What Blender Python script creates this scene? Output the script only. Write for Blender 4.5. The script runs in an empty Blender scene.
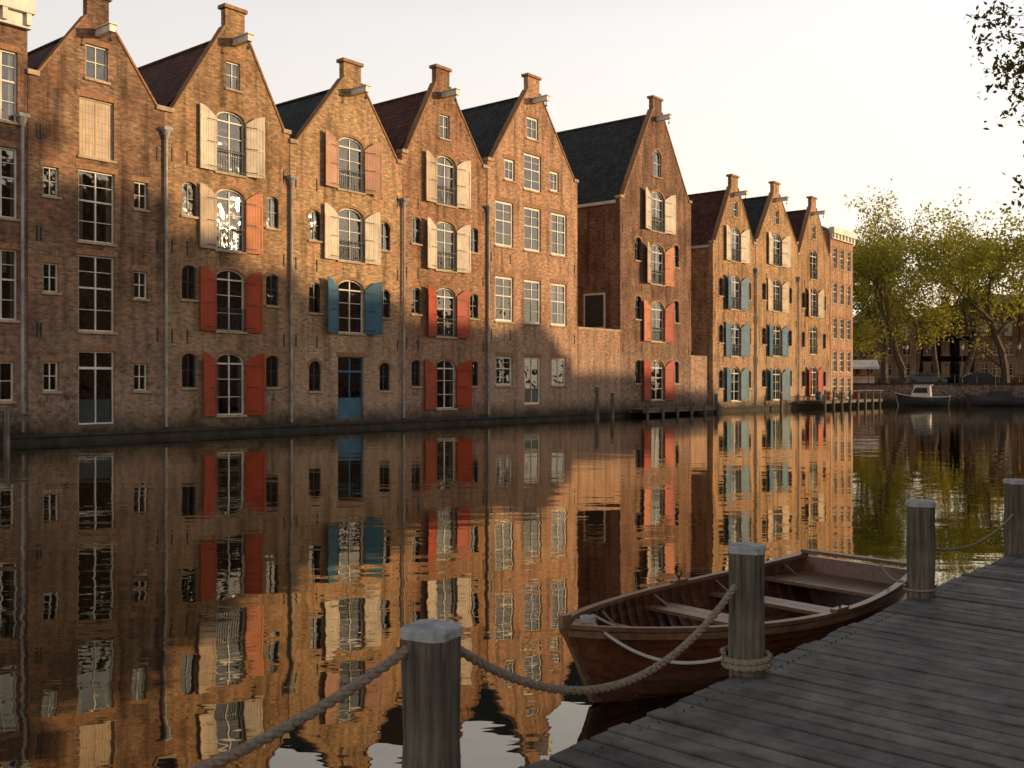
import bpy, math, random
import numpy as np
from mathutils import Vector, Matrix
from mathutils.geometry import tessellate_polygon
R = random.Random(7)
scn = bpy.context.scene
# ------------------------------------------------------------------ helpers
def link(o):
    scn.collection.objects.link(o); return o
def empty(name, loc=(0,0,0), rz=0.0):
    e = bpy.data.objects.new(name, None); e.location = loc; e.rotation_euler = (0,0,rz); e.empty_display_size=0.3
    return link(e)
class MB:
    def __init__(s): s.v=[]; s.f=[]; s.m=[]; s.tf=None
    def add(s, vs, fs, mi=0):
        b=len(s.v)
        for p in vs:
            p = s.tf(p) if s.tf else p
            s.v.append(tuple(p))
        for f in fs: s.f.append(tuple(b+i for i in f)); s.m.append(mi)
    def box(s,x0,x1,y0,y1,z0,z1,mi=0):
        s.add([(x0,y0,z0),(x1,y0,z0),(x1,y1,z0),(x0,y1,z0),(x0,y0,z1),(x1,y0,z1),(x1,y1,z1),(x0,y1,z1)],
              [(0,3,2,1),(4,5,6,7),(0,1,5,4),(1,2,6,5),(2,3,7,6),(3,0,4,7)],mi)
    def prism(s, poly, y0, y1, mi=0):   # poly in xz
        n=len(poly)
        s.add([(x,y0,z) for x,z in poly]+[(x,y1,z) for x,z in poly],
              [tuple(range(n)), tuple(range(2*n-1,n-1,-1))]+[(i,(i+1)%n,n+(i+1)%n,n+i) for i in range(n)],mi)
    def ring(s, A, B, y0, y1, mi=0):
        n=len(A)
        vs=[(x,y0,z) for x,z in A]+[(x,y0,z) for x,z in B]+[(x,y1,z) for x,z in A]+[(x,y1,z) for x,z in B]
        fs=[]
        for i in range(n):
            j=(i+1)%n
            fs += [(i,j,n+j,n+i),(n+i,n+j,3*n+j,3*n+i),(i,2*n+i,2*n+j,j),(2*n+i,3*n+i,3*n+j,2*n+j)]
        s.add(vs,fs,mi)
    def cyl(s,p0,p1,r0,r1=None,n=8,mi=0,cap=True):
        if r1 is None: r1=r0
        p0=Vector(p0); p1=Vector(p1); d=(p1-p0).normalized()
        a=Vector((0,0,1)) if abs(d.z)<.9 else Vector((1,0,0))
        u=d.cross(a).normalized(); w=d.cross(u)
        vs=[]
        for p,r in ((p0,r0),(p1,r1)):
            for i in range(n):
                t=2*math.pi*i/n; vs.append(p+u*(r*math.cos(t))+w*(r*math.sin(t)))
        fs=[(i,(i+1)%n,n+(i+1)%n,n+i) for i in range(n)]
        if cap: fs += [tuple(range(n-1,-1,-1)), tuple(range(n,2*n))]
        s.add(vs,fs,mi)
    def build(s,name,mats,parent=None,smooth=False,loc=None,rz=0):
        me=bpy.data.meshes.new(name); me.from_pydata(s.v,[],s.f)
        for m in mats: me.materials.append(m)
        me.polygons.foreach_set('material_index', s.m)
        if smooth: me.polygons.foreach_set('use_smooth',[True]*len(s.f))
        me.update()
        o=link(bpy.data.objects.new(name,me))
        if parent: o.parent=parent
        if loc is not None: o.location=loc
        o.rotation_euler=(0,0,rz)
        return o
# ------------------------------------------------------------------ materials
class NT:
    def __init__(s,name):
        s.mat=bpy.data.materials.new(name); s.mat.use_nodes=True; s.t=s.mat.node_tree; s.t.nodes.clear()
        s.out=s.n('ShaderNodeOutputMaterial')
    def n(s,typ,**kw):
        nd=s.t.nodes.new(typ)
        for k,v in kw.items(): setattr(nd,k,v)
        return nd
    def l(s,a,b): s.t.links.new(a,b)
    def setv(s,sock,val):
        if hasattr(val,'is_output') : s.l(val,sock)
        elif isinstance(val,(tuple,list)):
            sock.default_value = tuple(val)+((1,) if len(val)==3 and len(sock.default_value)==4 else ())
        else: sock.default_value=val
    def math(s,op,a,b=0.0,clamp=False):
        nd=s.n('ShaderNodeMath',operation=op); nd.use_clamp=clamp; s.setv(nd.inputs[0],a); s.setv(nd.inputs[1],b); return nd.outputs[0]
    def mix(s,f,a,b,mode='MIX'):
        nd=s.n('ShaderNodeMix',data_type='RGBA',blend_type=mode)
        s.setv(nd.inputs[0],f); s.setv(nd.inputs[6],a); s.setv(nd.inputs[7],b); return nd.outputs[2]
    def noise(s,vec,scale,detail=4,rough=.55):
        nd=s.n('ShaderNodeTexNoise'); nd.inputs['Scale'].default_value=scale; nd.inputs['Detail'].default_value=detail
        nd.inputs['Roughness'].default_value=rough
        if vec is not None: s.l(vec,nd.inputs['Vector'])
        return nd.outputs[0]
    def ramp(s,f,stops):
        nd=s.n('ShaderNodeValToRGB'); cr=nd.color_ramp
        while len(cr.elements)<len(stops): cr.elements.new(.5)
        for e,(p,c) in zip(cr.elements,stops):
            e.position=p; e.color = (c,c,c,1) if not isinstance(c,(tuple,list)) else tuple(c)+(1,)
        s.l(f,nd.inputs[0]); return nd.outputs[0]
    def mapr(s,v,a,b,c,d):
        nd=s.n('ShaderNodeMapRange'); s.setv(nd.inputs[0],v)
        for i,x in enumerate((a,b,c,d)): s.setv(nd.inputs[1+i],x)
        return nd.outputs[0]
    def obj(s): return s.n('ShaderNodeTexCoord').outputs['Object']
    def scale(s,vec,sc):
        nd=s.n('ShaderNodeMapping'); s.l(vec,nd.inputs[0]); nd.inputs['Scale'].default_value=sc; return nd.outputs[0]
    def bump(s,h,strength=.5,dist=.01,nrm=None):
        nd=s.n('ShaderNodeBump'); s.l(h,nd.inputs['Height']); nd.inputs['Strength'].default_value=strength; nd.inputs['Distance'].default_value=dist
        if nrm is not None: s.l(nrm,nd.inputs['Normal'])
        return nd.outputs[0]
    def prin(s,col,rough=.8,nrm=None,metal=0,spec=.5,coat=0):
        p=s.n('ShaderNodeBsdfPrincipled'); s.setv(p.inputs['Base Color'],col); s.setv(p.inputs['Roughness'],rough)
        p.inputs['Metallic'].default_value=metal; p.inputs['Specular IOR Level'].default_value=spec; p.inputs['Coat Weight'].default_value=coat
        p.inputs['Coat Roughness'].default_value=.15
        if nrm is not None: s.l(nrm,p.inputs['Normal'])
        s.l(p.outputs[0],s.out.inputs[0]); return p
def brick_mat(name,c1,c2,mortar=(.27,.21,.16),pale=.35,grime=.5):
    t=NT(name); o=t.obj(); sp=t.n('ShaderNodeSeparateXYZ'); t.l(o,sp.inputs[0])
    u=t.math('ADD',sp.outputs[0],sp.outputs[1]); cb=t.n('ShaderNodeCombineXYZ'); t.l(u,cb.inputs[0]); t.l(sp.outputs[2],cb.inputs[1])
    b=t.n('ShaderNodeTexBrick'); t.l(cb.outputs[0],b.inputs['Vector'])
    for k,v in (('Scale',1),('Brick Width',.23),('Row Height',.078),('Mortar Size',.010),('Mortar Smooth',.2),('Bias',-.1)): b.inputs[k].default_value=v
    t.setv(b.inputs['Color1'],tuple(x*.82 for x in c1)); t.setv(b.inputs['Color2'],tuple(x*1.12 for x in c2)); t.setv(b.inputs['Mortar'],mortar)
    oi=t.n('ShaderNodeObjectInfo'); va=t.n('ShaderNodeVectorMath',operation='ADD'); t.l(o,va.inputs[0])
    vs_=t.n('ShaderNodeCombineXYZ'); t.l(t.math('MULTIPLY',oi.outputs['Random'],300),vs_.inputs[0]); t.l(vs_.outputs[0],va.inputs[1]); o=va.outputs[0]
    n1=t.noise(o,.40,5,.6); n2=t.noise(t.scale(o,(1,1,2.5)),3.2,4,.65); n3=t.noise(t.scale(o,(1.6,1.6,.14)),1.3,4,.6)
    c=t.mix(t.math('MULTIPLY',t.ramp(n1,[(.42,0.0),(.60,1.0)]),grime),b.outputs[0],(c1[0]*.42,c1[1]*.40,c1[2]*.46))
    # pinkish repair areas
    n5=t.noise(o,.75,5,.65)
    c=t.mix(t.math('MULTIPLY',t.ramp(n5,[(.54,0.0),(.60,1.0)]),.45),c,(c2[0]*1.05,c2[1]*.86,c2[2]*.98))
    m=t.ramp(n2,[(.3,.52),(.5,1.0),(.72,1.5)]); c=t.mix(1,c,m,'MULTIPLY')
    m=t.ramp(n3,[(.34,.50),(.52,1.0),(.7,1.12)]); c=t.mix(1,c,m,'MULTIPLY')
    hv=t.mapr(oi.outputs['Random'],0,1,.88,1.12); c=t.mix(1,c,hv,'MULTIPLY')
    nz=t.noise(o,1.1,5,.7)
    k=t.mapr(t.math('ADD',sp.outputs[2],t.math('MULTIPLY',nz,-4.2)),-1.4,4.6,1,0)
    k2=t.math('MULTIPLY',t.math('MULTIPLY',k,t.ramp(t.noise(o,3.6,5,.75),[(.42,0.0),(.60,1.0)])),min(1,pale*2.3))
    c=t.mix(k2,c,(.40,.30,.245))
    a=t.mapr(t.math('ADD',sp.outputs[2],t.math('MULTIPLY',nz,-1.6)),-.45,.55,1,0)
    c=t.mix(t.math('MULTIPLY',a,.9),c,(.03,.028,.016))
    h=t.math('ADD',t.math('MULTIPLY',b.outputs[1],-1),t.math('MULTIPLY',n2,1.5))
    t.prin(c,.9,t.bump(h,.7,.02),spec=.2); return t.mat
def roof_mat(name,c):
    t=NT(name); o=t.obj(); sp=t.n('ShaderNodeSeparateXYZ'); t.l(o,sp.inputs[0])
    cb=t.n('ShaderNodeCombineXYZ'); t.l(t.math('ADD',sp.outputs[1],0),cb.inputs[0]); t.l(sp.outputs[2],cb.inputs[1])
    b=t.n('ShaderNodeTexBrick'); t.l(cb.outputs[0],b.inputs['Vector']); b.offset=.5
    for k,v in (('Scale',1),('Brick Width',.3),('Row Height',.3),('Mortar Size',.03),('Mortar Smooth',1)): b.inputs[k].default_value=v
    t.setv(b.inputs['Color1'],c); t.setv(b.inputs['Color2'],tuple(x*.6 for x in c)); t.setv(b.inputs['Mortar'],tuple(x*.25 for x in c))
    c2=t.mix(1,b.outputs[0],t.ramp(t.noise(o,1.2,6,.7),[(.3,.55),(.7,1.4)]),'MULTIPLY')
    c2=t.mix(t.math('MULTIPLY',t.ramp(t.noise(o,2.7,6,.7),[(.5,0),(.7,1)]),.35),c2,(.09,.09,.06))
    t.prin(c2,.8,t.bump(b.outputs[1],1,-.05),spec=.22); return t.mat
def paint_mat(name,c,rough=.55,planks=0,wear=.3,dirt=(.16,.13,.10),spec=.4):
    t=NT(name); o=t.obj(); n=t.noise(t.scale(o,(1,1,.25)),7,5,.7)
    col=t.mix(t.math('MULTIPLY',t.ramp(n,[(.45,0),(.72,1)]),wear),c,dirt)
    col=t.mix(1,col,t.ramp(t.noise(o,.9,3),[(.3,.7),(.7,1.12)]),'MULTIPLY')
    h=n
    if planks:
        sp=t.n('ShaderNodeSeparateXYZ'); t.l(o,sp.inputs[0])
        fr=t.math('FRACT',t.math('MULTIPLY',sp.outputs[0],1/planks)); g=t.math('LESS_THAN',fr,.13)
        col=t.mix(t.math('MULTIPLY',g,.6),col,tuple(x*.25 for x in c))
        h=t.math('ADD',t.math('MULTIPLY',g,-2),n)
    t.prin(col,rough,t.bump(h,.5,.01),spec=spec); return t.mat
def stone_mat(name,c,sc=2.0):
    t=NT(name); o=t.obj(); col=t.mix(1,c,t.ramp(t.noise(o,sc,6,.7),[(.3,.5),(.7,1.3)]),'MULTIPLY')
    t.prin(col,.9,t.bump(t.noise(o,sc*6,4),.5,.03),spec=.2); return t.mat
def glass_mat():
    t=NT('window_glass'); o=t.obj()
    g=t.n('ShaderNodeBsdfGlossy'); g.inputs['Roughness'].default_value=.03; g.inputs['Color'].default_value=(.95,.93,.9,1)
    nb=t.bump(t.noise(o,1.1,2),.35,.10); t.l(nb,g.inputs['Normal'])
    tr=t.n('ShaderNodeBsdfTransparent'); tr.inputs['Color'].default_value=(.60,.64,.64,1)
    f=t.n('ShaderNodeFresnel'); f.inputs['IOR'].default_value=1.5
    fac=t.math('ADD',t.math('MULTIPLY',f.outputs[0],1.6),.06,True)
    m=t.n('ShaderNodeMixShader'); t.l(fac,m.inputs[0]); t.l(tr.outputs[0],m.inputs[1]); t.l(g.outputs[0],m.inputs[2]); t.l(m.outputs[0],t.out.inputs[0])
    return t.mat
def water_mat():
    t=NT('canal_water'); o=t.obj()
    rz=t.n('ShaderNodeMapping'); t.l(o,rz.inputs[0]); rz.inputs['Rotation'].default_value=(0,0,math.radians(-20)); rz.inputs['Scale'].default_value=(.75,1.5,1)
    v=rz.outputs[0]
    h1=t.noise(v,.55,2,.5); h2=t.noise(v,2.6,2,.5); h3=t.noise(v,.13,2)
    patch=t.ramp(t.noise(o,.06,3),[(.35,.35),(.65,1.0)])
    h=t.math('ADD',t.math('MULTIPLY',h1,.9),t.math('MULTIPLY',t.math('MULTIPLY',h2,.2),patch))
    h=t.math('ADD',h,t.math('MULTIPLY',h3,1.2))
    nb=t.bump(h,1.0,.0105)
    g=t.n('ShaderNodeBsdfGlossy'); g.inputs['Roughness'].default_value=.012; g.inputs['Color'].default_value=(.96,.90,.79,1); t.l(nb,g.inputs['Normal'])
    d=t.n('ShaderNodeBsdfDiffuse'); d.inputs['Color'].default_value=(.005,.006,.003,1)
    f=t.n('ShaderNodeFresnel'); f.inputs['IOR'].default_value=1.5; t.l(nb,f.inputs['Normal'])
    fac=t.math('ADD',t.math('MULTIPLY',f.outputs[0],1.15),.10,True)
    m=t.n('ShaderNodeMixShader'); t.l(fac,m.inputs[0]); t.l(d.outputs[0],m.inputs[1]); t.l(g.outputs[0],m.inputs[2]); t.l(m.outputs[0],t.out.inputs[0])
    return t.mat
def grain_mat(name,c1,c2,stretch,rough=.7,coat=0,island=True,bs=.5,sc=6,var=(.55,1.35),spec=.4):
    t=NT(name); o=t.obj(); v=t.scale(o,stretch); n=t.noise(v,sc,6,.65)
    geo=t.n('ShaderNodeNewGeometry')
    col=t.ramp(n,[(.3,c1),(.7,c2)])
    if island: col=t.mix(1,col,t.ramp(geo.outputs['Random Per Island'],[(0,var[0]),(1,min(1,var[1]))]),'MULTIPLY')
    col=t.mix(1,col,t.ramp(t.noise(o,1.3,5,.7),[(.3,.55),(.7,1.2)]),'MULTIPLY')
    t.prin(col,rough,t.bump(n,bs,.006),spec=spec,coat=coat); return t.mat
def leaf_mat(name,c1,c2):
    t=NT(name); geo=t.n('ShaderNodeNewGeometry'); col=t.ramp(geo.outputs['Random Per Island'],[(0,c1),(1,c2)])
    d=t.n('ShaderNodeBsdfDiffuse'); t.l(col,d.inputs[0]); tr=t.n('ShaderNodeBsdfTranslucent'); t.l(col,tr.inputs[0])
    m=t.n('ShaderNodeMixShader'); m.inputs[0].default_value=.55; t.l(d.outputs[0],m.inputs[1]); t.l(tr.outputs[0],m.inputs[2]); t.l(m.outputs[0],t.out.inputs[0]); return t.mat
M={}
M['br1']=brick_mat('brick_brown',(.21,.11,.055),(.31,.17,.085),grime=.65)
M['br2']=brick_mat('brick_ochre',(.38,.205,.09),(.48,.28,.125),grime=.45)
M['br3']=brick_mat('brick_warm',(.43,.245,.11),(.53,.325,.15),grime=.35,pale=.45)
M['br4']=brick_mat('brick_red',(.34,.16,.075),(.44,.23,.11),grime=.45)
M['br5']=brick_mat('brick_pinkish',(.43,.225,.12),(.50,.285,.155),pale=.5,grime=.3)
M['br6']=brick_mat('brick_dark',(.21,.10,.052),(.30,.15,.078),grime=.6)
M['trim']=stone_mat('brick_arch_trim',(.31,.165,.085),6)
M['rred']=roof_mat('roof_tile_red',(.12,.042,.026)); M['rslate']=roof_mat('roof_tile_slate',(.045,.048,.048)); M['rdark']=roof_mat('roof_tile_brown',(.09,.04,.028))
M['white']=paint_mat('white_paint',(.70,.63,.52),.5,0,.35); M['cream']=paint_mat('cream_shutter',(.64,.51,.37),.6,.14,.4)
M['red']=paint_mat('red_shutter',(.40,.055,.015),.55,.14,.35,(.15,.05,.03),.25); M['orange']=paint_mat('faded_orange_shutter',(.54,.19,.075),.6,.14,.4,(.25,.14,.09),.25)
M['salmon']=paint_mat('salmon_shutter',(.52,.27,.17),.6,.14,.45,(.30,.2,.14),.25)
M['blue']=paint_mat('blue_shutter',(.045,.13,.19),.55,.14,.35,(.10,.11,.11),.3); M['tan']=paint_mat('tan_shutter',(.50,.35,.22),.6,.14,.45)
M['darkf']=paint_mat('dark_green_paint',(.03,.04,.035),.4,0,.2); M['stone']=stone_mat('sandstone_coping',(.42,.31,.20),2)
M['quay']=stone_mat('quay_stone',(.05,.043,.033),1.5); M['zinc']=stone_mat('zinc_pipe',(.34,.32,.29),1.5)
M['iron']=paint_mat('iron',(.02,.02,.02),.6); M['dark']=stone_mat('dark_room_backing',(.035,.028,.02)); M['curtain']=paint_mat('curtain',(.40,.34,.27),.9,.09,.1)
M['glass']=glass_mat(); M['water']=water_mat(); M['ground']=stone_mat('paving',(.12,.11,.09),.8)
M['deck']=grain_mat('weathered_planks',(.055,.050,.044),(.24,.22,.195),(.8,.8,.8),.68,bs=.9,var=(.5,1.0),spec=.3)
M['post']=grain_mat('post_wood',(.045,.037,.028),(.27,.225,.175),(6,6,.3),.85,island=False,bs=1,sc=5,spec=.2)
M['cap']=stone_mat('zinc_cap',(.42,.42,.41),9)
# ------------------------------------------------------------------ frames
CAMH=2.3
P0=Vector((-15.06,43.18,0)); T=Vector((.6327,.7744,0)); N=Vector((.7744,-.6327,0)); ANG=math.atan2(.7744,.6327)
def W2(s,out,z=0): 
    p=P0+T*s+N*out; p.z=z; return p
def opoly(cx,cz,w,h,arch,n=8):
    z0=cz-h/2; rise=arch*w; zs=cz+h/2-rise
    pts=[(cx-w/2,z0),(cx+w/2,z0)]
    if arch>0:
        for k in range(n+1):
            a=math.pi*k/n; pts.append((cx+w/2*math.cos(a),zs+rise*math.sin(a)))
    else: pts += [(cx+w/2,zs),(cx-w/2,zs)]
    return pts
def shutter(mb,hx,side,z0,zs,rise,w,mi,ang):
    ca,sa=math.cos(ang),math.sin(ang)
    def tf(p): d,y,z=p; return (hx+side*d*ca, -.035-d*sa+y, z)
    mb.tf=tf
    top=[(w*(1-k/5), zs+rise*math.sin(math.pi/2*(1-k/5))) for k in range(6)]
    mb.prism([(0.0,z0),(w,z0)]+top,-.05,0,mi)
    for zz in (z0+.12,(z0+zs)/2,zs-.22):
        mb.box(.04,w-.04,-.075,-.0503,zz,zz+.13,mi)
        mb.box(.0,w*.6,-.083,-.0753,zz+.045,zz+.085,6)
    for d in (.0,w-.1): mb.box(d+.004,d+.096,-.068,-.0503,z0+.03,zs-.02,mi)
    mb.tf=None
NK=1.05
def house(name,org,rz,W,cx,zL,zR,peak,brick,roof,ops,nw=.62,depth=13,gable=True,pipe=None,anch=(),hoist=True,sidewin=None,zbase=-.6):
    e=empty(name,org,rz); nw*=.85
    wall=MB(); fr=MB(); gl=MB(); sh=MB(); tr=MB(); st=MB()
    if gable:
        outer=[(0,zbase),(W,zbase),(W,zR),(W-.32,zR+.02),(cx+nw,peak-NK),(cx+nw,peak-.17),(cx-nw,peak-.17),(cx-nw,peak-NK),(.32,zL+.02),(0,zL)]
    else: outer=[(0,zbase),(W,zbase),(W,zR),(0,zL)]
    holes=[opoly(o['x'],o['z'],o['w'],o['h'],o.get('a',0)) for o in ops]
    allp=[outer]+holes
    flat=[p for q in allp for p in q]
    tris=tessellate_polygon([[Vector((x,z,0)) for x,z in q] for q in allp])
    wall.add([(x,0,z) for x,z in flat],[tuple(t) for t in tris])
    for h in holes:
        n=len(h); wall.add([(x,0,z) for x,z in h]+[(x,.3,z) for x,z in h],[(i,n+i,n+(i+1)%n,(i+1)%n) for i in range(n)])
    n=len(outer)
    wall.add([(x,0,z) for x,z in outer]+[(x,.34,z) for x,z in outer],[(i,(i+1)%n,n+(i+1)%n,n+i) for i in range(n)])
    wall.add([(0,.34,zbase),(0,depth,zbase),(0,depth,zL),(0,.34,zL),(W,.34,zbase),(W,depth,zbase),(W,depth,zR),(W,.34,zR)],
             [(0,1,2,3),(4,7,6,5),(1,5,6,2)])
    rm=MB()
    rz_=peak-NK-.2
    if gable:
        wall.add([(0,depth,zL),(W,depth,zR),(cx,depth,rz_)],[(0,1,2)])
        rm.add([(-.12,.345,zL-.1),(cx,.345,rz_),(cx,depth+.1,rz_),(-.12,depth+.1,zL-.1),(W+.05,.345,zR-.05),(W+.05,depth+.1,zR-.05)],[(0,1,2,3),(1,4,5,2)])
        st.box(-.16,-.02,.36,depth,zL-.34,zL-.12,1)
        rm.cyl((cx,.35,rz_+.02),(cx,depth,rz_+.02),.11,n=6)
        for (xa,za),(xb,zb) in (((W-.32,zR+.02),(cx+nw,peak-NK)),((.32,zL+.02),(cx-nw,peak-NK))):
            d=Vector((xb-xa,zb-za)).normalized(); nn=Vector((-d.y,d.x)); 
            if nn.y<0: nn=-nn
            st.prism([(xa,za+.003),(xb,zb+.003),(xb+nn.x*.09,zb+nn.y*.09),(xa+nn.x*.09,za+nn.y*.09)],-.05,.40,2)
        st.box(-.04,.42,-.10,.42,zL+.024,zL+.22,0); st.box(W-.42,W+.04,-.10,.42,zR+.024,zR+.22,0)
        st.box(cx-nw-.10,cx+nw+.10,-.10,.46,peak-.165,peak,2)
        if hoist:
            hz=peak-NK-.75
            st.box(cx-.13,cx+.13,-1.15,-.003,hz,hz+.28,1); st.box(cx-.19,cx+.19,-1.22,-.003,hz+.283,hz+.34,1)
            st.cyl((cx,-1.0,hz-.25),(cx,-1.0,hz),.025,n=5,mi=3); st.cyl((cx,-1.0,hz-.34),(cx,-1.0,hz-.25),.07,n=6,mi=3)
    else:
        rm.add([(0,0.3,zL),(W,.3,zR),(W*.5,depth*.5,peak),(W,depth,zR),(0,depth,zL)],[(0,1,2),(1,3,2),(3,4,2),(4,0,2)])
        st.box(-.1,W+.1,-.45,.1,zL-.35,zL+.25,1); st.box(-.05,W+.05,-.25,-.003,zL-.9,zL-.353,1)
        k=0
        while k<W: st.box(k+.1,k+.28,-.40,-.253,zL-.8,zL-.36,1); k+=.9
    for o in ops:
        x,z,w,h,a=o['x'],o['z'],o['w'],o['h'],o.get('a',0); ty=o['t']
        z0=z-h/2; rise=a*w; zs=z+h/2-rise
        A=opoly(x,z,w-.004,h-.004,a); tk=o.get('tk',.065)
        B=opoly(x,z,w-2*tk,h-2*tk,a)
        fm=o.get('f',0)
        fr.ring(A,B,.10,.19,fm)
        if ty=='blind':
            fr.prism(B,.14,.17,fm); fr.box(x-.03,x+.03,.125,.139,z0+tk,zs,fm)
            for q in range(1,8): fr.box(x-w/2+tk,x+w/2-tk,.128,.1385,z0+q*h/8.,z0+q*h/8.+.02,fm)
        else:
            n=len(B); mid=x
            t1_,t2_=R.uniform(-.022,.022),R.uniform(-.022,.022)
            gl.add([(px,.155+(px-mid)*(t1_ if px<mid else t2_)+(pz-z)*t1_*.4,pz) for px,pz in B],[tuple(range(n))])
            if ty in('ware','sash','door'):
                fr.box(x-.03,x+.03,.112,.19,z0+tk,z+h/2-tk-(.05 if a else 0),fm)
            if ty=='ware':
                for zz in (zs-.12,): fr.box(x-w/2+tk,x+w/2-tk,.108,.19,zz,zz+.07,fm)
                for q in (1,2):
                    zz=z0+(zs-z0)*q/3.; fr.box(x-w/2+tk,x+w/2-tk,.118,.188,zz,zz+.03,fm)
            elif ty=='sash':
                fr.box(x-w/2+tk,x+w/2-tk,.106,.19,z+h*.06,z+h*.06+.07,fm)
                for q in (.28,.78):
                    zz=z0+h*q; fr.box(x-w/2+tk,x+w/2-tk,.118,.188,zz,zz+.03,fm)
            elif ty=='door':
                fr.box(x-w/2+tk,x+w/2-tk,.105,.19,z+h*.25,z+h*.25+.1,fm)
                fr.box(x-w/2+tk,x+w/2-tk,.123,.187,z0+tk,z0+h*.34,o.get('panel',fm))
            elif ty=='small':
                fr.box(x-.02,x+.02,.115,.19,z0+tk,z+h/2-tk,fm); fr.box(x-w/2+tk,x+w/2-tk,.118,.188,z,z+.035,fm)
            r=R.random()
            if ty in('sash',) and r<.6 or (ty=='ware' and r<.25):
                cw=w*R.uniform(.14,.28)
                gl.box(x-w/2,x-w/2+cw,.24,.28,z0,z+h/2,1); gl.box(x+w/2-cw*R.uniform(.6,1.1),x+w/2,.24,.28,z0,z+h/2,1)
                if R.random()<.3: gl.box(x-w/2+cw,x+w/2-cw*1.1,.25,.27,z+h*R.uniform(.1,.3),z+h/2,1)
            gl.box(x-w/2-.3,x+w/2+.3,1.6,1.65,z0-.3,z+h/2+.3,2)  # dark backing panel, its colour stands in for the unlit room's shade
        if ty!='door': tr.box(x-w/2-.08,x+w/2+.08,-.09,.098,z0-.10,z0-.004,1)
        if a>0:
            O=opoly(x,z,w+.34,h+.3,a*1.05)[2:]; I=opoly(x,z,w+.01,h+.006,a)[2:]
            for i in range(len(O)-1):
                tr.prism([O[i],O[i+1],I[i+1],I[i]],-.018,-.001,0)
        else: tr.box(x-w/2-.12,x+w/2+.12,-.014,-.001,z+h/2+.006,z+h/2+.24,0)
        if 'sh' in o:
            sl,sr=o['sh']; sw=o.get('sw',w*.55)
            if sl is not None: shutter(sh,x-w/2-.02,-1,z0-.02,zs-.03,rise+.04,sw,sl,R.uniform(.04,.34))
            if sr is not None: shutter(sh,x+w/2+.02,1,z0-.02,zs-.03,rise+.04,sw,sr,R.uniform(.04,.34))
        if o.get('rail'):
            zt=z0+1.0
            tr.box(x-w/2,x+w/2,-.06,-.03,zt,zt+.04,2); tr.box(x-w/2,x+w/2,-.055,-.035,z0+.08,z0+.11,2)
            k=x-w/2+.06
            while k<x+w/2: tr.box(k,k+.022,-.055,-.035,z0+.11,zt,2); k+=.13
    for (ax,az) in anch: st.box(ax-.025,ax+.025,-.035,-.002,az-.3,az+.3,3)
    if pipe is not None:
        px,pt=pipe
        st.cyl((px,-.14,.45),(px,-.14,pt),.065,n=8,mi=4); st.cyl((px,-.14,pt),(px,-.14,pt+.35),.08,.19,n=8,mi=4); st.box(px-.2,px+.2,-.33,.0-.003,pt+.353,pt+.5,4)
        z=1.2
        while z<pt: st.cyl((px,-.14,z),(px,-.14,z+.07),.085,n=8,mi=4); z+=2.2
    if sidewin:
        for (yy,zz,w,h) in sidewin:
            st.box(-.05,-.002,yy-w/2,yy+w/2,zz-h/2,zz+h/2,1); st.box(-.06,-.051,yy-w/2+.14,yy+w/2-.14,zz-h/2+.14,zz+h/2-.14,3)
    wall.build('walls',[M[brick]],e); rm.build('roof',[M[roof]],e)
    fr.build('window_frames',[M['white'],M['darkf'],M['blue'],M['cream'],M['tan']],e)
    gl.build('window_glass_panes',[M['glass'],M['curtain'],M['dark']],e)
    if sh.v: sh.build('shutters',[M['red'],M['orange'],M['cream'],M['blue'],M['tan'],M['salmon'],M['iron']],e)
    tr.build('sills_and_arches',[M['trim'],M['stone'],M['iron']],e)
    st.build('copings_and_fittings',[M['stone'],M['white'],M['trim'],M['iron'],M['zinc']],e)
    return e
RD,OR,CR,BL,TN,SA=0,1,2,3,4,5
def ware_rows(cx,zs,w,h,cols,sw,door=None,f=0):
    L=[]
    for i,(z,c) in enumerate(zip(zs,cols)):
        o=dict(x=cx,z=z,w=w,h=h,a=.26,t='ware',f=f,sw=sw,rail=(i<len(zs)-1))
        if c: o['sh']=c
        L.append(o)
    return L
def smalls(xs,zs,w,h,a=.3,f=1):
    return [dict(x=x,z=z,w=w,h=h,a=a,t='small',f=f,tk=.06) for x in xs for z in zs]
def anchors(W,zs,cx): return [(x,z) for z in zs for x in (.35,cx-2.25 if cx>2.9 else .5,W-.35)]
ops=[dict(x=x,z=z,w=1.15,h=2.7,t='sash') for x in (1.4,3.8,6.2,8.65,11.05) for z in (13.7,10.0,6.1)]+[dict(x=x,z=2.4,w=1.0,h=1.5,t='small') for x in (1.4,3.8,6.2,8.65,11.0)]
house('brick_canal_house',W2(-17.9,0.0),ANG,12.0,6,16.9,16.9,20.5,'br6','rdark',ops,gable=False,pipe=(11.75,12.2))
ops=[dict(x=2.8,z=15.45,w=.95,h=1.4,t='small'),dict(x=2.8,z=12.75,w=1.5,h=2.4,t='blind',f=4),dict(x=2.8,z=9.55,w=1.55,h=2.9,t='sash'),dict(x=2.8,z=6.0,w=1.55,h=3.1,t='sash'),dict(x=2.8,z=2.15,w=1.55,h=3.0,t='door',f=0,panel=1)]
ops+=[dict(x=x,z=z,w=.62,h=1.15,t='small',a=0,tk=.06) for x in (.9,4.75) for z in (10.3,6.5,2.6)]
house('warehouse_gable_house',W2(-5.89,0.02),ANG,5.87,2.85,14.3,14.1,18.3,'br1','rred',ops,nw=.55,anch=anchors(5.87,(12.2,8.2,4.4),2.8),pipe=(5.87,12.9))
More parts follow.
